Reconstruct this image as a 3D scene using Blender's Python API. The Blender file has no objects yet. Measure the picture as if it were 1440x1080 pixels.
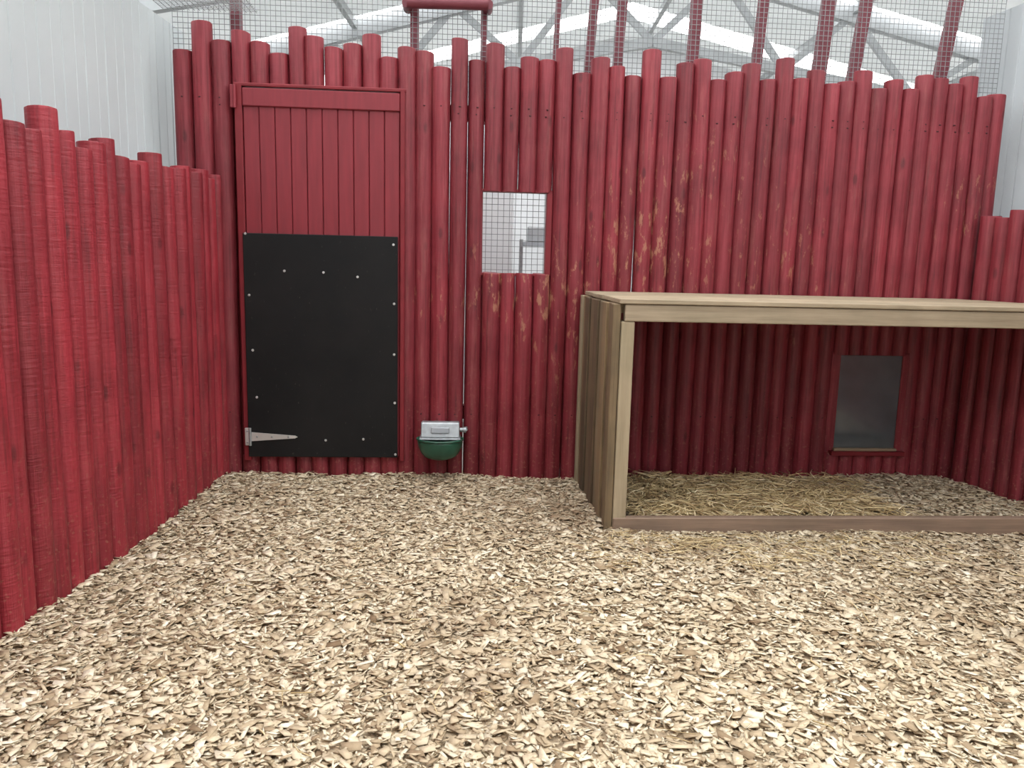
import bpy, math, random
import numpy as np
from mathutils import Vector, Matrix
random.seed(7); rng=np.random.default_rng(7)
scene=bpy.context.scene
try:
    scene.view_settings.view_transform='Standard'
    scene.view_settings.look='None'
except Exception as e: print(e)
YAW=math.radians(4.1); ORG=Vector((0,4.864,0))
CY,SY=math.cos(YAW),math.sin(YAW)

# ---------------------------------------------------------------- materials
def newmat(name):
    m=bpy.data.materials.new(name); m.use_nodes=True
    nt=m.node_tree; b=nt.nodes['Principled BSDF']
    return m,nt,b
def ramp(nt,stops,interp='LINEAR'):
    r=nt.nodes.new('ShaderNodeValToRGB'); cr=r.color_ramp; cr.interpolation=interp
    while len(cr.elements)<len(stops): cr.elements.new(0.5)
    for e,(p,c) in zip(cr.elements,stops):
        e.position=p; e.color=(*c,1) if len(c)==3 else c
    return r
def mixc(nt,fac,a,b,mode='MIX'):
    m=nt.nodes.new('ShaderNodeMix'); m.data_type='RGBA'; m.blend_type=mode
    for sock,v in ((m.inputs[0],fac),(m.inputs[6],a),(m.inputs[7],b)):
        if isinstance(v,(int,float)): sock.default_value=v
        elif isinstance(v,tuple): sock.default_value=(*v,1) if len(v)==3 else v
        else: nt.links.new(v,sock)
    return m.outputs[2]
def math_(nt,op,a,b=None,clamp=False):
    m=nt.nodes.new('ShaderNodeMath'); m.operation=op; m.use_clamp=clamp
    for i,v in enumerate((a,b)):
        if v is None: continue
        if isinstance(v,(int,float)): m.inputs[i].default_value=v
        else: nt.links.new(v,m.inputs[i])
    return m.outputs[0]
def noise(nt,scale,vec,detail=3,rough=.55):
    n=nt.nodes.new('ShaderNodeTexNoise'); n.inputs['Scale'].default_value=scale
    n.inputs['Detail'].default_value=detail; n.inputs['Roughness'].default_value=rough
    nt.links.new(vec,n.inputs['Vector']); return n.outputs['Fac']
def mapping(nt,scale=(1,1,1)):
    tc=nt.nodes.new('ShaderNodeTexCoord'); mp=nt.nodes.new('ShaderNodeMapping')
    mp.inputs['Scale'].default_value=scale
    nt.links.new(tc.outputs['Object'],mp.inputs['Vector']); return tc,mp.outputs[0]
def bump(nt,b,h,strength=.3,dist=.01):
    bp=nt.nodes.new('ShaderNodeBump'); bp.inputs['Strength'].default_value=strength; bp.inputs['Distance'].default_value=dist
    nt.links.new(h,bp.inputs['Height']); nt.links.new(bp.outputs[0],b.inputs['Normal'])

def red_log(name,base,worn=[],horiz=0.0,streak=.2):
    m,nt,b=newmat(name); L=nt.links
    tc,_=mapping(nt); obj=tc.outputs['Object']
    geo=nt.nodes.new('ShaderNodeNewGeometry'); rnd=geo.outputs['Random Per Island']
    mp=nt.nodes.new('ShaderNodeMapping'); mp.inputs['Scale'].default_value=(60,60,2.0)
    L.new(obj,mp.inputs['Vector'])
    cmb=nt.nodes.new('ShaderNodeCombineXYZ'); L.new(math_(nt,'MULTIPLY',rnd,37.0),cmb.inputs[2]); L.new(math_(nt,'MULTIPLY',rnd,11.0),cmb.inputs[0]); L.new(cmb.outputs[0],mp.inputs['Location'])
    grain=noise(nt,1.0,mp.outputs[0],5,.65)
    blot=noise(nt,3.5,obj,4)
    d=tuple(c*.55 for c in base); l=(base[0]*1.3,base[1]*1.5+.006,base[2]*1.5+.006)
    r=ramp(nt,[(.28,d),(.48,base),(.75,l)]); L.new(grain,r.inputs[0])
    br=math_(nt,'MULTIPLY_ADD',rnd,.36); nt.nodes[-1].inputs[2].default_value=.82
    g=nt.nodes.new('ShaderNodeCombineColor')
    for i in range(3): L.new(br,g.inputs[i])
    col=mixc(nt,1.0,r.outputs[0],g.outputs[0],'MULTIPLY')
    br2=ramp(nt,[(.3,(.72,.7,.72)),(.7,(1.15,1.25,1.2))]); L.new(blot,br2.inputs[0])
    col=mixc(nt,.8,col,br2.outputs[0],'MULTIPLY')
    mk=nt.nodes.new('ShaderNodeMapping'); mk.inputs['Scale'].default_value=(9,9,3.4); L.new(obj,mk.inputs['Vector'])
    vo=nt.nodes.new('ShaderNodeTexVoronoi'); vo.inputs['Scale'].default_value=1.0; L.new(mk.outputs[0],vo.inputs['Vector'])
    kn=ramp(nt,[(.07,(1,1,1)),(.15,(0,0,0))]); L.new(vo.outputs['Distance'],kn.inputs[0])
    col=mixc(nt,math_(nt,'MULTIPLY',kn.outputs[0],.7),col,tuple(c*.35 for c in base))
    mst=nt.nodes.new('ShaderNodeMapping'); mst.inputs['Scale'].default_value=(22,22,2.6); L.new(obj,mst.inputs['Vector'])
    st=noise(nt,1,mst.outputs[0],5,.7); sr0=ramp(nt,[(.52,(0,0,0)),(.70,(1,1,1))]); L.new(st,sr0.inputs[0])
    col=mixc(nt,math_(nt,'MULTIPLY',sr0.outputs[0],streak),col,(.31,.105,.095))
    if worn:
        tot=None
        for (x,z,rad,amt) in worn:
            vm=nt.nodes.new('ShaderNodeVectorMath'); vm.operation='DISTANCE'; L.new(obj,vm.inputs[0]); vm.inputs[1].default_value=(x,0,z)
            mr=nt.nodes.new('ShaderNodeMapRange'); mr.inputs['From Min'].default_value=rad; mr.inputs['From Max'].default_value=rad*.1
            mr.inputs['To Min'].default_value=0; mr.inputs['To Max'].default_value=amt
            L.new(vm.outputs['Value'],mr.inputs['Value'])
            tot=mr.outputs[0] if tot is None else math_(nt,'MAXIMUM',tot,mr.outputs[0])
        ms=nt.nodes.new('ShaderNodeMapping'); ms.inputs['Scale'].default_value=(24,24,8); ms.inputs['Rotation'].default_value=(0,.6,0); L.new(obj,ms.inputs['Vector'])
        sc=noise(nt,1.0,ms.outputs[0],6,.72)
        msk=math_(nt,'ADD',sc,math_(nt,'MULTIPLY',tot,.12))
        rr=ramp(nt,[(.64,(0,0,0)),(.70,(1,1,1))]); L.new(msk,rr.inputs[0])
        col=mixc(nt,math_(nt,'MULTIPLY',math_(nt,'MULTIPLY',rr.outputs[0],math_(nt,'MULTIPLY',tot,1.4,True)),.75),col,(.38,.175,.105))
    sx=nt.nodes.new('ShaderNodeSeparateXYZ'); L.new(obj,sx.inputs[0])
    dz=nt.nodes.new('ShaderNodeMapRange'); dz.inputs['From Min'].default_value=.85; dz.inputs['From Max'].default_value=0; L.new(sx.outputs[2],dz.inputs['Value'])
    sp=noise(nt,60,obj,2); sr=ramp(nt,[(.60,(0,0,0)),(.68,(1,1,1))]); L.new(sp,sr.inputs[0])
    col=mixc(nt,math_(nt,'MULTIPLY',math_(nt,'MULTIPLY',sr.outputs[0],dz.outputs[0]),.45),col,(.32,.15,.10))
    L.new(col,b.inputs['Base Color'])
    b.inputs['Roughness'].default_value=.52; b.inputs['Specular IOR Level'].default_value=.4
    mh=nt.nodes.new('ShaderNodeMapping'); mh.inputs['Scale'].default_value=(8,8,70); L.new(obj,mh.inputs['Vector'])
    hn=noise(nt,1.0,mh.outputs[0],2)
    hh=math_(nt,'ADD',grain,math_(nt,'MULTIPLY',hn,horiz))
    bump(nt,b,hh,.5,.006)
    return m
M_back=red_log('red_painted_log',(.205,.021,.030),[(.25,1.15,.65,.95),(-.05,1.2,.45,.85),(.85,1.5,.75,.9),(1.1,1.95,.6,.6),(-.42,1.1,.35,.75),(1.7,1.35,.8,.6),(2.9,1.75,.4,.8),(.3,.75,.6,.5),(1.4,1.8,.6,.5)],.3,.3)
M_left=red_log('red_painted_log_rough',(.245,.018,.027),[],1.1,.16)

def simple(name,col,rough=.5,metal=0,var=.12,scale=8,bmp=0,spec=.5,mscale=(1,1,1)):
    m,nt,b=newmat(name); tc,v=mapping(nt,mscale)
    n_=noise(nt,scale,v,4)
    r=ramp(nt,[(.3,tuple(c*(1-var) for c in col)),(.7,tuple(min(1,c*(1+var)) for c in col))])
    nt.links.new(n_,r.inputs[0]); nt.links.new(r.outputs[0],b.inputs['Base Color'])
    b.inputs['Roughness'].default_value=rough; b.inputs['Metallic'].default_value=metal; b.inputs['Specular IOR Level'].default_value=spec
    if bmp: bump(nt,b,n_,bmp,.004)
    return m
M_door=simple('red_door_paint',(.21,.021,.030),.5,0,.12,3,.1,.4,(12,12,1))
M_frame=simple('red_frame_paint',(.18,.014,.02),.5,0,.15,6,.2,.35)
M_gap=simple('dark_groove',(.05,.006,.008),.8)
M_steelred=simple('red_painted_steel',(.16,.03,.043),.5,0,.1,5)
M_zinc=simple('galvanised_steel',(.34,.36,.37),.42,.6,.2,25)
M_wire=simple('galvanised_wire',(.22,.23,.23),.5,.2,.15,20)
M_screw=simple('screw_zinc',(.6,.6,.58),.3,.5,.05)
M_green=simple('green_enamel',(.012,.075,.045),.3,0,.25,12,.05,.6)
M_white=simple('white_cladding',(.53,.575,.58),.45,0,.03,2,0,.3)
M_white_dim=simple('white_cladding_dimmed',(.42,.45,.465),.5,0,.03,2,0,.3)  # same white cladding, albedo lowered to offset the strong light on that wall
M_grey=simple('grey_structural_steel',(.42,.44,.45),.45,.0,.1,4)
M_part=simple('white_partition',(.68,.69,.70),.5,0,.03,2)
M_cab=simple('light_grey_panel',(.4,.43,.46),.5,0,.05,2)
M_conc=simple('concrete',(.35,.33,.30),.9,0,.15,3,.3)
def roof_sheet():
    m,nt,b=newmat('translucent_roof_sheet'); tc,v=mapping(nt); n1=noise(nt,1.5,v,3)
    r=ramp(nt,[(.3,(.72,.75,.75)),(.7,(.84,.86,.86))]); nt.links.new(n1,r.inputs[0])
    nt.links.new(r.outputs[0],b.inputs['Base Color']); b.inputs['Roughness'].default_value=.6
    tr=nt.nodes.new('ShaderNodeBsdfTranslucent'); nt.links.new(r.outputs[0],tr.inputs[0])
    mx=nt.nodes.new('ShaderNodeMixShader'); mx.inputs[0].default_value=.08
    nt.links.new(b.outputs[0],mx.inputs[1]); nt.links.new(tr.outputs[0],mx.inputs[2]); nt.links.new(mx.outputs[0],nt.nodes['Material Output'].inputs[0])
    return m
M_roofw=roof_sheet()

def black_panel():
    m,nt,b=newmat('black_ply_panel'); tc,v=mapping(nt)
    n1=noise(nt,2.2,v,5,.65); r=ramp(nt,[(.3,(.006,.0065,.007)),(.75,(.013,.0125,.0125))]); nt.links.new(n1,r.inputs[0])
    _,v2=mapping(nt,(90,90,30)); n2=noise(nt,1,v2,3,.7)
    r2=ramp(nt,[(.68,(0,0,0)),(.74,(1,1,1))]); nt.links.new(n2,r2.inputs[0])
    c=mixc(nt,math_(nt,'MULTIPLY',r2.outputs[0],.22),r.outputs[0],(.25,.24,.2))
    nt.links.new(c,b.inputs['Base Color']); b.inputs['Roughness'].default_value=.55; b.inputs['Specular IOR Level'].default_value=.2
    bump(nt,b,noise(nt,200,v,2),.1,.002); return m
M_black=black_panel()

def wood(name,c1,c2,axis='x',green=0,rv=.35):
    m,nt,b=newmat(name); L=nt.links
    sc={'x':(2,45,45),'z':(45,45,2),'y':(45,2,45)}[axis]
    tc=nt.nodes.new('ShaderNodeTexCoord'); mp=nt.nodes.new('ShaderNodeMapping'); mp.inputs['Scale'].default_value=sc
    geo=nt.nodes.new('ShaderNodeNewGeometry'); rnd=geo.outputs['Random Per Island']
    cm=nt.nodes.new('ShaderNodeCombineXYZ')
    for i in range(3): L.new(math_(nt,'MULTIPLY',rnd,23.0+i*7),cm.inputs[i])
    L.new(tc.outputs['Object'],mp.inputs['Vector']); L.new(cm.outputs[0],mp.inputs['Location'])
    g=noise(nt,1,mp.outputs[0],5,.65)
    r=ramp(nt,[(.28,c1),(.7,c2)]); L.new(g,r.inputs[0])
    br=math_(nt,'MULTIPLY_ADD',rnd,rv); nt.nodes[-1].inputs[2].default_value=1-rv/2
    cc=nt.nodes.new('ShaderNodeCombineColor')
    for i in range(3): L.new(br,cc.inputs[i])
    col=mixc(nt,1.0,r.outputs[0],cc.outputs[0],'MULTIPLY')
    bl=noise(nt,4,tc.outputs['Object'],3); r2=ramp(nt,[(.4,(0,0,0)),(.65,(1,1,1))]); L.new(bl,r2.inputs[0])
    col=mixc(nt,math_(nt,'MULTIPLY',r2.outputs[0],.35+green),col,(c1[0]*.75,c1[1]*.85,c1[2]*.8))
    L.new(col,b.inputs['Base Color']); b.inputs['Roughness'].default_value=.75; bump(nt,b,g,.35,.004)
    return m
M_pine=wood('pale_sawn_pine',(.225,.17,.11),(.37,.295,.20),'x')
M_pinev=wood('pale_sawn_pine_post',(.27,.21,.13),(.40,.32,.21),'z')
M_sill=wood('brown_sill_timber',(.16,.105,.075),(.28,.19,.13),'x')
M_side=[wood('weathered_side_board_dark',(.06,.038,.02),(.16,.105,.055),'z',.1,.6),wood('weathered_side_board_mid',(.10,.066,.036),(.21,.145,.075),'z',.1,.6),wood('weathered_side_board_light',(.14,.10,.055),(.28,.205,.115),'z',.1,.5)]
M_top=wood('pale_roof_board',(.24,.185,.12),(.38,.30,.20),'x')
M_sillp=wood('pale_window_sill',(.28,.2,.13),(.4,.3,.2),'x')

def chip_mat():
    m,nt,b=newmat('wood_chips'); L=nt.links
    geo=nt.nodes.new('ShaderNodeNewGeometry'); rnd=geo.outputs['Random Per Island']
    r=ramp(nt,[(0,(.20,.13,.075)),(.06,(.36,.265,.165)),(.25,(.53,.42,.28)),(.55,(.65,.54,.38)),(.85,(.76,.66,.49)),(1,(.86,.78,.62))]); L.new(rnd,r.inputs[0])
    tc=nt.nodes.new('ShaderNodeTexCoord')
    n1=noise(nt,70,tc.outputs['Object'],3); r1=ramp(nt,[(.3,(.85,.84,.82)),(.7,(1.06,1.06,1.06))]); L.new(n1,r1.inputs[0])
    col=mixc(nt,1,r.outputs[0],r1.outputs[0],'MULTIPLY')
    tot=None
    for (x,y,rad,a) in [(-.15,2.75,.5,.5),(-.05,2.3,.5,.4),(.25,4.1,.65,.9),(.35,4.75,.45,.7),(-1.55,4.3,.6,.5),(-.5,4.6,.8,.5),(.9,3.6,.5,.55),(2.4,3.2,1.5,.6)]:
        vm=nt.nodes.new('ShaderNodeVectorMath'); vm.operation='DISTANCE'; L.new(tc.outputs['Object'],vm.inputs[0]); vm.inputs[1].default_value=(x,y,0)
        mr=nt.nodes.new('ShaderNodeMapRange'); mr.inputs['From Min'].default_value=rad; mr.inputs['From Max'].default_value=0; mr.inputs['To Max'].default_value=a; L.new(vm.outputs['Value'],mr.inputs['Value'])
        tot=mr.outputs[0] if tot is None else math_(nt,'MAXIMUM',tot,mr.outputs[0])
    n2=noise(nt,9,tc.outputs['Object'],4); rn=ramp(nt,[(.35,(0,0,0)),(.65,(1,1,1))]); L.new(n2,rn.inputs[0])
    fac=math_(nt,'MULTIPLY',tot,math_(nt,'MULTIPLY',rn.outputs[0],1.5),True)
    col=mixc(nt,fac,col,(.30,.21,.13))
    L.new(col,b.inputs['Base Color']); b.inputs['Roughness'].default_value=.85; b.inputs['Specular IOR Level'].default_value=.2
    return m
M_chip=chip_mat()
M_soil=simple('chip_litter_base',(.42,.32,.21),.95,0,.4,60,.6)
def straw_mat():
    m,nt,b=newmat('straw'); geo=nt.nodes.new('ShaderNodeNewGeometry')
    r=ramp(nt,[(0,(.30,.20,.10)),(.4,(.56,.42,.21)),(.8,(.76,.60,.34)),(1,(.88,.76,.52))]); nt.links.new(geo.outputs['Random Per Island'],r.inputs[0])
    nt.links.new(r.outputs[0],b.inputs['Base Color']); b.inputs['Roughness'].default_value=.6; return m
M_straw=straw_mat()
def glass_dark():
    m,nt,b=newmat('dark_acrylic'); tc,v=mapping(nt); n1=noise(nt,3,v,4)
    r=ramp(nt,[(.3,(.08,.092,.10)),(.7,(.12,.138,.15))]); nt.links.new(n1,r.inputs[0]); nt.links.new(r.outputs[0],b.inputs['Base Color'])
    b.inputs['Roughness'].default_value=.1; b.inputs['Specular IOR Level'].default_value=.9; return m
M_acr=glass_dark()

# ---------------------------------------------------------------- mesh builder
class MB:
    def __init__(s): s.v=[]; s.f=[]; s.mi=[]; s.sm=[]; s.mats=[]
    def mat(s,m):
        if m not in s.mats: s.mats.append(m)
        return s.mats.index(m)
    def add(s,vs,fs,m,smooth=False):
        o=len(s.v); s.v+= [tuple(v) for v in vs]; k=s.mat(m)
        for f in fs: s.f.append(tuple(i+o for i in f)); s.mi.append(k); s.sm.append(smooth)
    def box(s,x0,x1,y0,y1,z0,z1,m,bev=0.0):
        if bev<=0:
            vs=[(x,y,z) for z in (z0,z1) for y in (y0,y1) for x in (x0,x1)]
            fs=[(0,2,3,1),(4,5,7,6),(0,1,5,4),(2,6,7,3),(0,4,6,2),(1,3,7,5)]
        else:
            b=min(bev,(x1-x0)*.4,(y1-y0)*.4,(z1-z0)*.4)
            vs=[];idx={}
            for sz in (0,1):
                for sy in (0,1):
                    for sx in (0,1):
                        X=(x0,x1)[sx];Y=(y0,y1)[sy];Z=(z0,z1)[sz]
                        ix=X+(b if sx==0 else -b);iy=Y+(b if sy==0 else -b);iz=Z+(b if sz==0 else -b)
                        for a,p in enumerate(((X,iy,iz),(ix,Y,iz),(ix,iy,Z))):
                            idx[(sx,sy,sz,a)]=len(vs); vs.append(p)
            I=lambda x,y,z,a: idx[(x,y,z,a)]
            fs=[]
            for q in (0,1):
                f=[I(q,0,0,0),I(q,1,0,0),I(q,1,1,0),I(q,0,1,0)]; fs.append(f if q else f[::-1])
                f=[I(0,q,0,1),I(1,q,0,1),I(1,q,1,1),I(0,q,1,1)]; fs.append(f[::-1] if q else f)
                f=[I(0,0,q,2),I(1,0,q,2),I(1,1,q,2),I(0,1,q,2)]; fs.append(f if q else f[::-1])
            for a in (0,1):
                for c in (0,1):
                    fs.append([I(a,c,0,0),I(a,c,1,0),I(a,c,1,1),I(a,c,0,1)])
                    fs.append([I(a,0,c,0),I(a,1,c,0),I(a,1,c,2),I(a,0,c,2)])
                    fs.append([I(0,a,c,1),I(1,a,c,1),I(1,a,c,2),I(0,a,c,2)])
            for sx in (0,1):
                for sy in (0,1):
                    for sz in (0,1): fs.append([I(sx,sy,sz,0),I(sx,sy,sz,1),I(sx,sy,sz,2)])
        s.add(vs,fs,m)
    def cyl(s,p0,p1,r0,r1,m,seg=12,cap=True):
        p0=Vector(p0);p1=Vector(p1);d=(p1-p0).normalized()
        a=d.orthogonal().normalized();b=d.cross(a)
        vs=[]
        for p,r in ((p0,r0),(p1,r1)):
            for i in range(seg):
                t=2*math.pi*i/seg; vs.append(p+a*math.cos(t)*r+b*math.sin(t)*r)
        fs=[(i,(i+1)%seg,seg+(i+1)%seg,seg+i) for i in range(seg)]
        s.add(vs,fs,m,True)
        if cap:
            s.add(vs[:seg],[tuple(range(seg))[::-1]],m); s.add(vs[seg:],[tuple(range(seg))],m)
    def bar(s,p0,p1,w,h,m):
        p0=Vector(p0);p1=Vector(p1);d=(p1-p0).normalized()
        u=Vector((0,0,1)) if abs(d.z)<.9 else Vector((0,1,0))
        a=d.cross(u).normalized();b=a.cross(d)
        vs=[p+a*x*w/2+b*y*h/2 for p in (p0,p1) for x,y in ((-1,-1),(1,-1),(1,1),(-1,1))]
        s.add(vs,[(3,2,1,0),(4,5,6,7),(0,1,5,4),(1,2,6,5),(2,3,7,6),(3,0,4,7)],m)
    def post(s,x,y,z0,z1,r,m,seg=18,wob=.004,fx=1.0,fy=1.0):
        nr=max(2,int((z1-z0)/.18)+1); ph=random.random()*6.28; ph2=random.random()*6.28; a=random.uniform(.3,1)*wob
        ell=[1+random.uniform(-.035,.035) for _ in range(seg)]
        zs=list(np.linspace(z0,z1-.008,nr)); rs=[r*(1+.025*math.sin(ph+z*2.1)) for z in zs]
        zs+= [z1-.002,z1]; rs+= [rs[-1]*.985,rs[-1]*.93]
        vs=[];tl=random.uniform(-.06,.06);tl2=random.uniform(-.08,.08)
        for z,rr in zip(zs,rs):
            cx=x+a*math.sin(z*1.7+ph)*fx; cy=y+a*math.sin(z*1.3+ph2)*fy
            for i in range(seg):
                t=2*math.pi*i/seg; dx=rr*ell[i]*math.cos(t)*fx; dy=rr*ell[i]*math.sin(t)*fy
                zz=z+(dx*tl+dy*tl2)*(1 if z>z1-.05 else 0)
                vs.append((cx+dx,cy+dy,zz))
        k=len(zs); o=len(s.v); s.v+=vs; mi=s.mat(m)
        for j in range(k-1):
            for i in range(seg):
                s.f.append((o+j*seg+i,o+j*seg+(i+1)%seg,o+(j+1)*seg+(i+1)%seg,o+(j+1)*seg+i)); s.mi.append(mi); s.sm.append(j<k-3)
        s.f.append(tuple(o+(k-1)*seg+i for i in range(seg))); s.mi.append(mi); s.sm.append(False)
    def obj(s,name,wallframe=False,parent=None):
        me=bpy.data.meshes.new(name); me.from_pydata(s.v,[],s.f)
        for m in s.mats: me.materials.append(m)
        me.polygons.foreach_set('material_index',s.mi); me.polygons.foreach_set('use_smooth',s.sm); me.update()
        o=bpy.data.objects.new(name,me); scene.collection.objects.link(o)
        if parent: o.parent=parent
        elif wallframe: o.location=ORG; o.rotation_euler=(0,0,YAW)
        return o
def empty(name,wallframe=True):
    e=bpy.data.objects.new(name,None); scene.collection.objects.link(e); e.empty_display_size=.2
    if wallframe: e.location=ORG; e.rotation_euler=(0,0,YAW)
    return e

# ---------------------------------------------------------------- room shell
X0,X1,Y0,Y1=-6.0,10.0,-2.5,17.0
mb=MB(); mb.box(X0-.1,X1+.1,Y0-.1,Y1+.1,-.25,-.05,M_conc); mb.obj('floor')
def ribwall(name,pts,z0,z1,mat,pitch=.2,depth=.005):
    p0,p1=Vector((*pts[0],0)),Vector((*pts[1],0)); d=(p1-p0); Ln=d.length; d.normalize(); nrm=Vector((-d.y,d.x,0))
    mb=MB(); n=int(Ln/pitch); prof=[]
    for i in range(n+1):
        a=i*pitch
        for u,w in ((0,0),(.008,0),(.012,-depth),(.02,-depth),(.024,0),(.1,0),(.103,-.002),(.109,-.002),(.112,0)): prof.append((a+u,w))
    prof=[(u,w) for u,w in prof if u<Ln]+[(Ln,0)]
    vs=[]
    for u,w in prof:
        q=p0+d*u+nrm*w; vs.append((q.x,q.y,z0)); vs.append((q.x,q.y,z1))
    fs=[(2*i,2*i+2,2*i+3,2*i+1) for i in range(len(prof)-1)]
    mb.add(vs,fs,mat)
    a,b=p0-nrm*.1,p1-nrm*.1
    mb.add([(a.x,a.y,z0),(b.x,b.y,z0),(b.x,b.y,z1),(a.x,a.y,z1),(p0.x,p0.y,z0),(p1.x,p1.y,z0),(p1.x,p1.y,z1),(p0.x,p0.y,z1)],[(0,1,2,3),(3,2,6,7)],mat)
    return mb.obj(name)
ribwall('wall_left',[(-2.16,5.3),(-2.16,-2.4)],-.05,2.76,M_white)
ribwall('wall_right',[(3.78,1.6),(3.12,5.6)],-.05,3.05,M_white_dim)
mb=MB(); mb.box(X0-.1,X0,Y0,Y1,-.05,4.0,M_white); mb.obj('wall_hall_left')
mb=MB(); mb.box(X1,X1+.1,Y0,Y1,-.05,4.0,M_white); mb.obj('wall_hall_right')
RX,RZ,EZ=2.0,6.0,4.0
def gable(name,y0,y1,mat):
    mb=MB(); P=[(X0-.1,-.05),(X1+.1,-.05),(X1+.1,EZ),(RX,RZ),(X0-.1,EZ)]
    vs=[(x,y0,z) for x,z in P]+[(x,y1,z) for x,z in P]
    mb.add(vs,[(0,1,2,3,4),(9,8,7,6,5)]+[(i,i+5,(i+1)%5+5,(i+1)%5) for i in range(5)],mat); return mb.obj(name)
gable('wall_back',Y1,Y1+.1,M_part); gable('wall_front',Y0-.1,Y0,M_part)
mb=MB()
def roofstrip(y0,y1):
    for xa,xb,za,zb in ((X0-.1,RX,EZ,RZ),(RX,X1+.1,RZ,EZ)):
        vs=[(xa,y0,za),(xb,y0,zb),(xb,y1,zb),(xa,y1,za)]
        mb.add(vs,[(3,2,1,0)],M_roofw)
y=Y0
while y<Y1:
    o=.6 if y<5 else 1.75
    roofstrip(y,min(y+o,Y1)); y+=2.6
mb.obj('ceiling')
mb=MB()
for yy in (2.2,8.0,12.5):
    for sx in (-1,1):
        xe=X0 if sx<0 else X1
        mb.bar((xe,yy,EZ-.1),(RX,yy,RZ-.1),.14,.24,M_grey)
        mb.bar((xe,yy,EZ-.7),(RX,yy,RZ-1.3),.1,.14,M_grey)
        for k in range(4):
            t0=k/4;t1=(k+.5)/4;t2=(k+1)/4
            B=lambda t:(xe+(RX-xe)*t,yy,EZ-.7+(RZ-1.3-EZ+.7)*t); T=lambda t:(xe+(RX-xe)*t,yy,EZ-.1+(RZ-EZ)*t)
            mb.bar(B(t0),T(t1),.07,.10,M_grey); mb.bar(T(t1),B(t2),.07,.10,M_grey)
        mb.bar((xe-sx*.12,yy,-.05),(xe-sx*.12,yy,EZ),.15,.15,M_grey)
for x in np.arange(X0+1,X1,2.5):
    z=RZ-.03-abs(x-RX)*(RZ-EZ)/8.0
    mb.bar((x,Y0,z),(x,Y1,z),.08,.12,M_grey)
mb.obj('roof_truss')

mb=MB(); mb.box(-5.9,6.5,8.2,8.3,-.05,2.85,M_part); mb.obj('wall_partition')
mb=MB()
mb.box(-.62,-.02,6.55,7.1,-.05,2.1,M_part,.01); mb.box(-.60,-.04,6.53,6.55,.0,2.08,M_part,.004); mb.cyl((-.08,6.51,1.0),(-.08,6.51,1.15),.008,.008,M_zinc)
mb.obj('white_cabinet')
mb=MB()
for z in (.3,.7,1.1,1.5):
    mb.box(.04,.8,6.7,7.1,z,z+.03,M_cab)
    for k in range(3): mb.box(.1+k*.23,.28+k*.23,6.75,7.0,z+.03,z+.03+random.uniform(.08,.2),M_cab if k%2 else M_grey,.01)
for x in (.05,.79):
    for yy in (6.71,7.09): mb.box(x-.015,x+.015,yy-.015,yy+.015,-.05,1.55,M_zinc)
mb.obj('storage_shelf')

# ---------------------------------------------------------------- log palisade, back
tops=[(-1.96,2.53),(-1.85,2.68),(-1.74,2.58),(-1.63,2.64),(-1.52,2.59),(-1.41,2.53),(-1.3,2.68),(-1.2,2.62),(-1.09,2.56),(-.98,2.6),(-.875,2.65),(-.77,2.52),(-.665,2.58),(-.565,2.56),(-.46,2.49),(-.355,2.66),(-.25,2.54),(-.145,2.62),(-.04,2.5),(.065,2.57),(.17,2.55),(.275,2.62),(.385,2.49),(.49,2.58),(.595,2.52),(.69,2.47),(.8,2.64),(.905,2.48),(1.01,2.56),(1.12,2.59),(1.22,2.47),(1.32,2.52),(1.42,2.57),(1.525,2.5),(1.63,2.62),(1.73,2.51),(1.83,2.56),(1.93,2.48),(2.03,2.51),(2.13,2.57),(2.23,2.46),(2.33,2.51),(2.43,2.47),(2.53,2.56),(2.62,2.53),(2.72,2.5),(2.82,2.55),(2.92,2.43),(3.01,2.47)]
mb=MB()
for i,(s,z) in enumerate(tops):
    r=.0555+random.uniform(-.001,.002)
    if s in (-.25,-.355): r=.0508
    if s in (-.04,.69): r=.0500
    yy=.055+random.uniform(-.008,.008); z=z+random.uniform(-.01,.01)
    wb=.0015 if s in (-.25,-.355) else .004
    if -1.66<s<-.70:
        mb.post(s,yy,2.335,z,r,M_back); mb.post(s,yy,-.05,.125,r,M_back)
    elif -.2<s<.2:
        mb.post(s,yy,1.778,z,r,M_back); mb.post(s,yy,-.05,1.288,r,M_back)
    elif 2.11<s<2.56:
        mb.post(s,yy,.815,z,r,M_back); mb.post(s,yy,-.05,.17,r,M_back)
    else: mb.post(s,yy,-.05,z,r,M_back,18,wb)
    for zz in (2.26,.40,2.22):
        if -1.66<s<-.70 or (2.11<s<2.56 and zz<1): continue
        if random.random()<.75: mb.cyl((s+random.uniform(-.012,.012),yy-r+.004,zz),(s,yy-r-.002,zz),.0045,.0035,M_gap,8)
for z in (.35,2.2):
    mb.box(-2.0,-1.68,.11,.16,z,z+.09,M_frame); mb.box(-.66,3.05,.11,.16,z,z+.09,M_frame)
mb.obj('log_palisade_fence',True)
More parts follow.
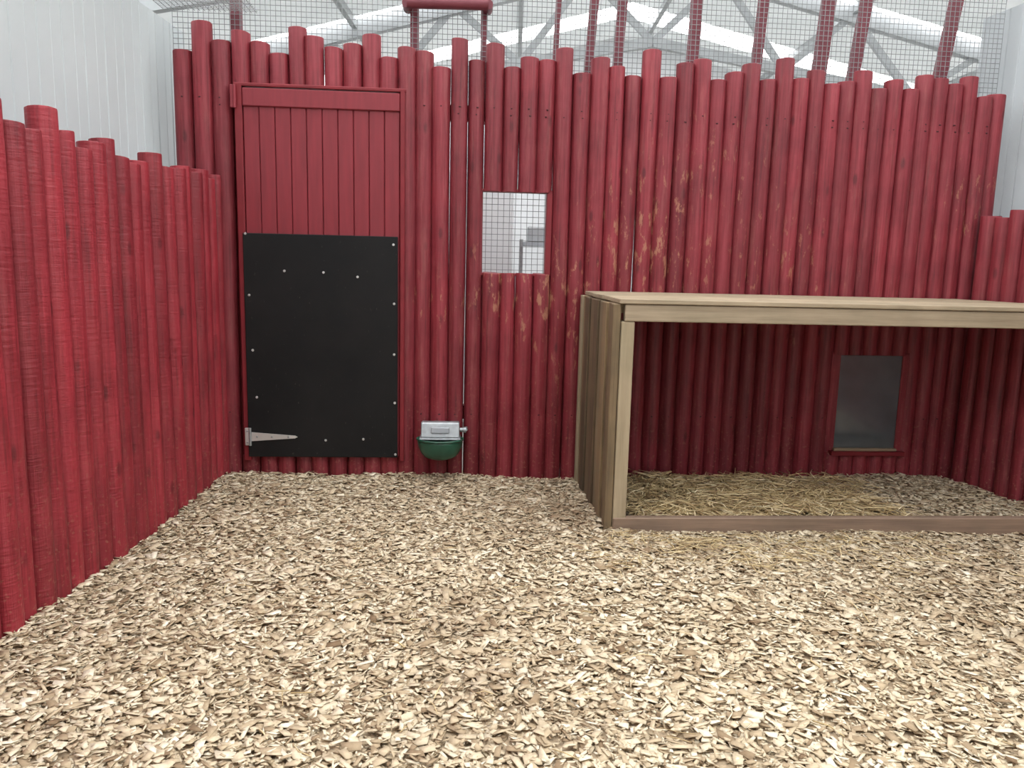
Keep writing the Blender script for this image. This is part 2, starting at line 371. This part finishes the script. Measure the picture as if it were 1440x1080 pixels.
# left palisade
mb=MB()
lt=[(2.74,1.86),(2.85,1.80),(2.95,1.79),(3.06,1.885),(3.18,1.82),(3.30,1.77),(3.41,1.81),(3.52,1.84),(3.62,1.78),(3.72,1.76),(3.83,1.785),(3.96,1.84),(4.09,1.79),(4.21,1.80),(4.32,1.82),(4.43,1.80),(4.54,1.83),(4.65,1.79),(4.75,1.82)]
yy=2.64
while yy>-1.0: lt.append((yy,random.choice((1.78,1.81,1.86,1.9)))); yy-=.105
for yy,z in lt: mb.post(-1.80+random.uniform(-.008,.008),yy,-.05,z,.0560+random.uniform(-.002,.002),M_left,22,.005,.95,1.0)
for z in (.4,1.5): mb.box(-1.90,-1.848,-1.0,4.8,z,z+.09,M_frame)
mb.box(-1.866,-1.856,-1.0,4.78,-.05,1.70,M_gap)
mb.obj('log_palisade_fence.001')
# right palisade (low)
mb=MB(); d=Vector((.28,-.96,0)).normalized(); p=Vector((2.955,4.98,0)); k=0
rt_=[1.72,1.69,1.74,1.70,1.75,1.71,1.68,1.76,1.7,1.73]
while p.y>1.7:
    mb.post(p.x,p.y,-.05,rt_[k%10]+random.uniform(-.01,.01),.058,M_back,18,.006); p=p+d*.106; k+=1
mb.obj('log_palisade_fence.002')

# ---------------------------------------------------------------- door
door=empty('stable_door')
mb=MB()
mb.box(-1.655,-1.612,-.025,.10,.10,2.335,M_frame,.004)
mb.box(-.70,-.672,-.025,.10,.10,2.335,M_frame,.004)
mb.box(-1.660,-.665,-.025,.10,2.325,2.345,M_frame,.004)
mb.box(-1.70,-1.62,.09,.12,.0,2.4,M_frame); mb.box(-.72,-.64,.09,.12,.0,2.4,M_frame)
mb.obj('door_frame',parent=door)
mb=MB()
xs=np.linspace(-1.61,-.702,11)
for a,b_ in zip(xs[:-1],xs[1:]): mb.box(a+.0015,b_-.0015,-.012,.03,.13,2.22,M_door,.004)
mb.box(-1.61,-.702,.0,.035,.13,2.3,M_gap)
mb.box(-1.61,-.702,-.026,.03,2.215,2.318,M_door,.005)
mb.obj('planks',parent=door)
mb=MB(); mb.box(-1.625,-.712,-.036,-.013,.127,1.49,M_black,.003); mb.obj('black_kick_panel',parent=door)
def dp(px,py): return (-1.63+(px-342)*.00421, 1.49-(py-330)*.004375)
mb=MB()
for px,py in [(347,331),(554,341),(400,380),(455,381),(503,386),(350,414),(555,422),(353,490),(555,493),(357,556),(556,562),(455,617),(510,615),(557,637)]:
    s,z=dp(px,py); mb.cyl((s,-.036,z),(s,-.041,z),.008,.006,M_screw,12)
mb.obj('screws',parent=door)
mb=MB()
z=.255
mb.box(-1.643,-1.612,-.046,-.036,z-.055,z+.055,M_screw,.003)
vs=[(-1.61,-.037,z-.028),(-1.34,-.037,z-.008),(-1.325,-.037,z),(-1.34,-.037,z+.008),(-1.61,-.037,z+.028)]
vs+=[(x,-.044,zz) for x,_,zz in vs]
mb.add(vs,[(0,1,2,3,4)[::-1],(5,6,7,8,9)]+[(i,(i+1)%5,(i+1)%5+5,i+5) for i in range(5)],M_screw)
mb.cyl((-1.611,-.046,z-.055),(-1.611,-.046,z+.055),.008,.008,M_zinc)
for x in (-1.57,-1.48,-1.38): mb.cyl((x,-.044,z),(x,-.048,z),.007,.005,M_zinc)
for zz in (z-.035,z+.035): mb.cyl((-1.628,-.046,zz),(-1.628,-.049,zz),.006,.004,M_zinc)
mb.obj('strap_hinge',parent=door)
mb=MB(); mb.box(-1.675,-1.645,-.04,-.02,2.2,2.33,M_door,.004); mb.cyl((-1.648,-.04,2.2),(-1.648,-.04,2.33),.009,.009,M_door)
mb.obj('upper_hinge',parent=door)

# ---------------------------------------------------------------- window in palisade
win=empty('window_1')
mb=MB()
mb.box(-.215,.225,.03,.115,1.27,1.287,M_frame,.003); mb.box(-.215,.225,.03,.115,1.779,1.794,M_frame,.003)
mb.box(-.222,-.207,.03,.115,1.27,1.794,M_frame,.003); mb.box(.190,.225,.03,.115,1.27,1.794,M_frame,.003)
mb.obj('window_frame',parent=win)
def grid(mb,x0,x1,z0,z1,y,px,pz,r,m):
    x=x0
    while x<=x1: mb.cyl((x,y,z0),(x,y,z1),r,r,m,5,False); x+=px
    z=z0
    while z<=z1: mb.cyl((x0,y+r*1.6,z),(x1,y+r*1.6,z),r,r,m,5,False); z+=pz
mb=MB(); grid(mb,-.215,.225,1.27,1.79,.118,.0365,.0365,.0018,M_wire); mb.obj('wire_mesh',parent=win)
win=empty('window_2')
mb=MB(); mb.box(2.10,2.60,-.03,.07,.155,.183,M_frame,.004); mb.box(2.545,2.59,.012,.10,.17,.83,M_back,.004); mb.box(2.07,2.135,.02,.10,.17,.83,M_back,.004); mb.box(2.08,2.6,.03,.10,.808,.84,M_frame,.004)
mb.obj('window_frame',parent=win)
mb=MB(); mb.box(2.125,2.55,-.01,.06,.183,.200,M_sillp,.003); mb.obj('window_sill',parent=win)
mb=MB(); mb.box(2.13,2.55,.022,.034,.19,.812,M_acr,.002); mb.obj('acrylic_pane',parent=win)

# ---------------------------------------------------------------- mesh screen above
scr=empty('wire_mesh_screen')
mb=MB(); grid(mb,-2.05,3.08,2.35,3.35,.17,.03,.03,.0019,M_wire); mb.obj('mesh_panel',parent=scr)
mb=MB()
x=-2.1
while x<-1.55: mb.cyl((x,-2.2,2.78),(x,.17,2.78),.0019,.0019,M_wire,5,False); x+=.03
y=-2.2
while y<.17: mb.cyl((-2.1,y,2.782),(-1.55,y,2.782),.0019,.0019,M_wire,5,False); y+=.03
mb.obj('mesh_roof_panel',parent=scr)
mb=MB()
mb.box(-1.72,-1.66,.18,.24,2.2,3.4,M_steelred,.004)
for s,tilt,w in ((-.63,0,.05),(-.21,0,.035),(.23,.03,.03),(.44,.05,.05),(.62,.04,.055),(1.09,.03,.065),(1.5,.05,.055),(1.91,.06,.08),(2.13,.10,.065),(2.70,.12,.07)):
    mb.bar((s-tilt*.3,.21,2.2),(s+tilt*1.0,.21,3.4),w,.05,M_steelred)
mb.obj('upright_posts',parent=scr)
mb=MB(); mb.cyl((-.67,.10,2.86),(-.19,.10,2.87),.035,.035,M_steelred,16); mb.cyl((-.67,.10,2.86),(-.67,.22,2.86),.03,.03,M_steelred,16);mb.cyl((-.19,.10,2.87),(-.19,.22,2.87),.03,.03,M_steelred,16)
mb.obj('latch_tube',parent=scr)

# ---------------------------------------------------------------- water drinker
dr=empty('animal_drinker')
mb=MB(); mb.box(-.565,-.325,-.075,-.005,.27,.36,M_zinc,.008); mb.box(-.572,-.318,-.135,-.005,.262,.272,M_zinc,.003)
vs=[(-.56,-.076,.352),(-.33,-.076,.352),(-.33,-.10,.275),(-.56,-.10,.275),(-.56,-.076,.27),(-.33,-.076,.27)]
mb.add(vs,[(0,3,2,1),(0,4,3),(1,2,5)],M_zinc)
mb.box(-.50,-.39,-.106,-.09,.30,.335,M_cab,.003)
mb.obj('float_cover',parent=dr)
mb=MB(); seg=28; rings=9; cx,cy,zt=-.445,-.09,.268; vs=[];fs=[]
for layer,off in ((0,0),(1,.008)):
    for j in range(rings):
        a=j/(rings-1)*math.pi/2
        for i in range(seg):
            t=2*math.pi*i/seg; rr=math.cos(a)**.6 if j<rings-1 else .001
            vs.append((cx+(.142-off)*rr*math.cos(t), cy+(.115-off)*rr*math.sin(t)*(1 if math.sin(t)<0 else .75), zt-(.135-off)*math.sin(a)**1.0))
for j in range(rings-1):
    for i in range(seg):
        i2=(i+1)%seg; fs.append((j*seg+i,(j+1)*seg+i,(j+1)*seg+i2,j*seg+i2)); o=rings*seg
        fs.append((o+j*seg+i,o+j*seg+i2,o+(j+1)*seg+i2,o+(j+1)*seg+i))
for i in range(seg): i2=(i+1)%seg; fs.append((i,i2,rings*seg+i2,rings*seg+i))
mb.add(vs,fs,M_green,True)
vr=[(cx+.142*math.cos(2*math.pi*i/seg),cy+.115*math.sin(2*math.pi*i/seg)*(1 if i>seg/2 else .75),zt-.005) for i in range(seg)]
for i in range(seg): mb.cyl(vr[i],vr[(i+1)%seg],.007,.007,M_green,8,False)
mb.obj('bowl',parent=dr)
mb=MB(); mb.cyl((-.325,-.04,.31),(-.285,-.04,.31),.014,.014,M_zinc); mb.cyl((-.30,-.04,.31),(-.285,-.04,.31),.02,.02,M_zinc,8); mb.cyl((-.285,-.04,.31),(-.28,.06,.31),.01,.01,M_zinc)
mb.box(-.5,-.39,-.012,.0,.14,.3,M_zinc,.002)
mb.obj('pipe_fitting',parent=dr)

# ---------------------------------------------------------------- timber shelter
sh=empty('timber_shelter')
fenceX=lambda y: 2.90+.27*(-y)-.06
mb=MB()
mb.box(.455,.522,-1.06,-1.00,-.04,1.08,M_pinev,.004)
mb.box(.456,.50,-.06,-.005,-.04,1.15,M_pinev,.004)
mb.obj('posts',parent=sh)
mb=MB()
mb.box(.470,fenceX(-1.0),-1.065,-1.02,1.081,1.165,M_pine,.004)
mb.box(.47,2.8,-.05,-.01,1.06,1.15,M_pine,.004)
mb.obj('front_beam',parent=sh)
mb=MB()
yb=-1.075
for i in range(7):
    y1=yb+.153; xr=fenceX(yb+.1)
    mb.box(.445-random.uniform(0,.012),min(xr,3.2),yb+.001,y1-.001,1.167,1.190+random.uniform(-.002,.002),M_top,.003); yb=y1
mb.obj('roof_boards',parent=sh)
mb=MB(); mb.box(.456,fenceX(-1.0),-1.065,-1.02,-.045,.08,M_sill,.005); mb.obj('sill_board',parent=sh)
mb=MB()
ys=[-1.06,-.985,-.86,-.74,-.60,-.47,-.33,-.20,-.085,-.012]
pat=[1,0,1,2,0,1,0,1]
for i in range(9):
    m=M_pinev if i==8 else M_side[pat[i]]
    off=[.0,.016,.004,.018,.006,.014,.002,.012,.0][i]
    mb.box(.412+off,.452,ys[i]+.004,ys[i+1]-.004,-.04,1.166-random.uniform(0,.006),m,.004)
mb.box(.4525,.458,-1.0,-.03,-.04,1.15,M_gap)
mb.box(.458,.495,-1.0,-.06,.12,.2,M_side[1],.003); mb.box(.458,.495,-1.0,-.06,1.0,1.08,M_side[1],.003)
mb.obj('side_boards',parent=sh)

# ---------------------------------------------------------------- bedding
def hgt(x,y):
    return .012*np.sin(x*1.7+.6)*np.cos(y*1.9)+.008*np.sin(x*4.1+y*3.3)+.004*np.sin(x*9.3-y*5.1+1)*np.sin(y*8.7+x*2)+.003*np.sin(x*17+y*6)*np.sin(y*19-x*4)-.004-.010*np.exp(-((x+.12)**2/.05+(y-2.6)**2/.12))
nx,ny=150,190; xs=np.linspace(-1.86,3.9,nx); ysv=np.linspace(-1.0,5.0,ny)
mb=MB(); vs=[]
for yv in ysv:
    for xv in xs: vs.append((xv,yv,float(hgt(xv,yv))-.006))
fs=[(j*nx+i,j*nx+i+1,(j+1)*nx+i+1,(j+1)*nx+i) for j in range(ny-1) for i in range(nx-1)]
mb.add(vs,fs,M_soil,True); mb.obj('floor_litter')
def chips(n,xy,size,zt):
    Ls=np.clip(rng.lognormal(math.log(size),.5,n),size*.35,size*2.4)
    Ws=np.clip(Ls*rng.uniform(.16,.7,n),.004,.026); Ts=rng.uniform(.0010,.0032,n)
    base=np.array([(-1,-1,-1),(1,-1,-1),(1,1,-1),(-1,1,-1),(-1,-1,1),(1,-1,1),(1,1,1),(-1,1,1)],float)*.5
    V=np.repeat(base[None],n,0)
    j=rng.uniform(-.24,.24,(n,4,2)); V[:,:4,:2]+=j; V[:,4:,:2]+=j
    V[:,:,0]*=Ls[:,None]; V[:,:,1]*=Ws[:,None]; V[:,:,2]*=Ts[:,None]
    a=rng.uniform(0,2*math.pi,n); t1=rng.normal(0,.20,n); t2=rng.normal(0,.14,n)
    def rot(V,ax,an):
        c,s=np.cos(an)[:,None],np.sin(an)[:,None]; i,k=[(1,2),(2,0),(0,1)][ax]
        A=V[:,:,i]*c-V[:,:,k]*s; B=V[:,:,i]*s+V[:,:,k]*c; V[:,:,i]=A; V[:,:,k]=B
    rot(V,0,t1); rot(V,1,t2); rot(V,2,a)
    V[:,:,0]+=xy[:,0][:,None]; V[:,:,1]+=xy[:,1][:,None]
    z=hgt(xy[:,0],xy[:,1])+rng.uniform(-.004,zt,n); V[:,:,2]+=z[:,None]
    return V
def np_obj(name,V,mat,faces):
    n,k,_=V.shape; me=bpy.data.meshes.new(name); F=len(faces)
    fa=(np.array(faces)[None]+np.arange(n)[:,None,None]*k).reshape(-1)
    me.vertices.add(n*k); me.vertices.foreach_set('co',V.reshape(-1).astype(np.float32))
    me.loops.add(n*F*4); me.loops.foreach_set('vertex_index',fa.astype(np.int32))
    me.polygons.add(n*F); me.polygons.foreach_set('loop_start',np.arange(0,n*F*4,4,dtype=np.int32))
    try: me.polygons.foreach_set('loop_total',np.full(n*F,4,dtype=np.int32))
    except Exception: pass
    me.materials.append(mat); me.update(); me.validate()
    o=bpy.data.objects.new(name,me); scene.collection.objects.link(o); return o
BF=[(0,3,2,1),(4,5,6,7),(0,1,5,4),(1,2,6,5),(2,3,7,6),(3,0,4,7)]
def sample(n,x0,x1,y0,y1):
    p=np.stack([rng.uniform(x0,x1,n),rng.uniform(y0,y1,n)],1)
    loc_y=-(p[:,0])*SY+(p[:,1]-4.864)*CY
    fx=2.90+.28*(4.98-p[:,1])/.96
    return p[(loc_y<0.0)&(p[:,0]>-1.76)&(p[:,0]<fx)]
p1=sample(125000,-1.78,3.9,1.5,5.1); p2=sample(20000,-1.78,3.9,-.6,1.5)
V=chips(len(p1),p1,.0235,.017); V2=chips(len(p2),p2,.026,.017)
np_obj('wood_chip_bedding',np.concatenate([V,V2]),M_chip,BF)
def straw(n,fs_,smin,smax,zmin,zmax,rm=1.0):
    pts=fs_(n); n=len(pts); L_=rng.uniform(smin,smax,n); a=rng.uniform(0,2*math.pi,n); r=rng.uniform(.0009,.002,n)*rm
    V=np.zeros((n,12,3)); z=hgt(pts[:,0],pts[:,1])+rng.uniform(zmin,zmax,n)*(.6+.8*(np.sin(pts[:,0]*9)*np.sin(pts[:,1]*11)*.5+.5)); bend=rng.normal(0,.15,n); el=rng.normal(0,.12,n)
    for k,t in enumerate((-.5,0,.5)):
        aa=a+bend*(t*2); cx=pts[:,0]+np.cos(aa)*L_*t; cy=pts[:,1]+np.sin(aa)*L_*t; cz=z+np.abs(t)*-.006+el*L_*t
        nx_,ny_=-np.sin(aa),np.cos(aa)
        for q,(u,v) in enumerate(((-1,-1),(1,-1),(1,1),(-1,1))):
            V[:,k*4+q,0]=cx+nx_*r*u; V[:,k*4+q,1]=cy+ny_*r*u; V[:,k*4+q,2]=np.maximum(cz,hgt(cx,cy))+r*v*.7
    return V
SF=[(0,3,2,1),(8,9,10,11)]+[(o+i,o+(i+1)%4,o+4+(i+1)%4,o+4+i) for o in (0,4) for i in range(4)]
def in_sh(n):
    s=.60+np.abs(rng.beta(1.1,1.7,n))*1.6; y=rng.uniform(-.94,-.10,n)
    return np.stack([s*CY-y*SY,4.864+s*SY+y*CY],1)
def in_front(n):
    s=rng.normal(1.0,.55,n); y=rng.normal(-1.27,.16,n); k=(y<-1.14)&(s>.3)&(s<2.8); s=s[k];y=y[k]
    return np.stack([s*CY-y*SY,4.864+s*SY+y*CY],1)
def scat(n):
    return np.stack([rng.uniform(-1.2,2.6,n),rng.uniform(1.9,3.6,n)],1)
Vs=np.concatenate([straw(4600,in_sh,.06,.20,.010,.065,1.4),straw(650,in_front,.05,.16,.014,.030),straw(150,scat,.04,.12,.014,.022)])
np_obj('straw_bedding',Vs,M_straw,SF)

# ---------------------------------------------------------------- light
w=bpy.data.worlds.new('world'); scene.world=w; w.use_nodes=True
bg=w.node_tree.nodes['Background']; bg.inputs[0].default_value=(.98,.99,1.0,1); bg.inputs[1].default_value=4.9

# ---------------------------------------------------------------- camera
cd=bpy.data.cameras.new('camera'); cam=bpy.data.objects.new('camera',cd); scene.collection.objects.link(cam)
cd.sensor_width=36; cd.lens=1100/1440*36; cd.clip_start=.05; cd.clip_end=200
th=math.atan(170/1100); roll=.024
fw=Vector((0,math.cos(th),-math.sin(th))); up=Vector((0,math.sin(th),math.cos(th))); rt=Vector((1,0,0))
R=rt*math.cos(roll)+up*math.sin(roll); U=-rt*math.sin(roll)+up*math.cos(roll)
cam.matrix_world=Matrix(((R.x,U.x,-fw.x,0),(R.y,U.y,-fw.y,0),(R.z,U.z,-fw.z,1.35),(0,0,0,1)))
scene.camera=cam
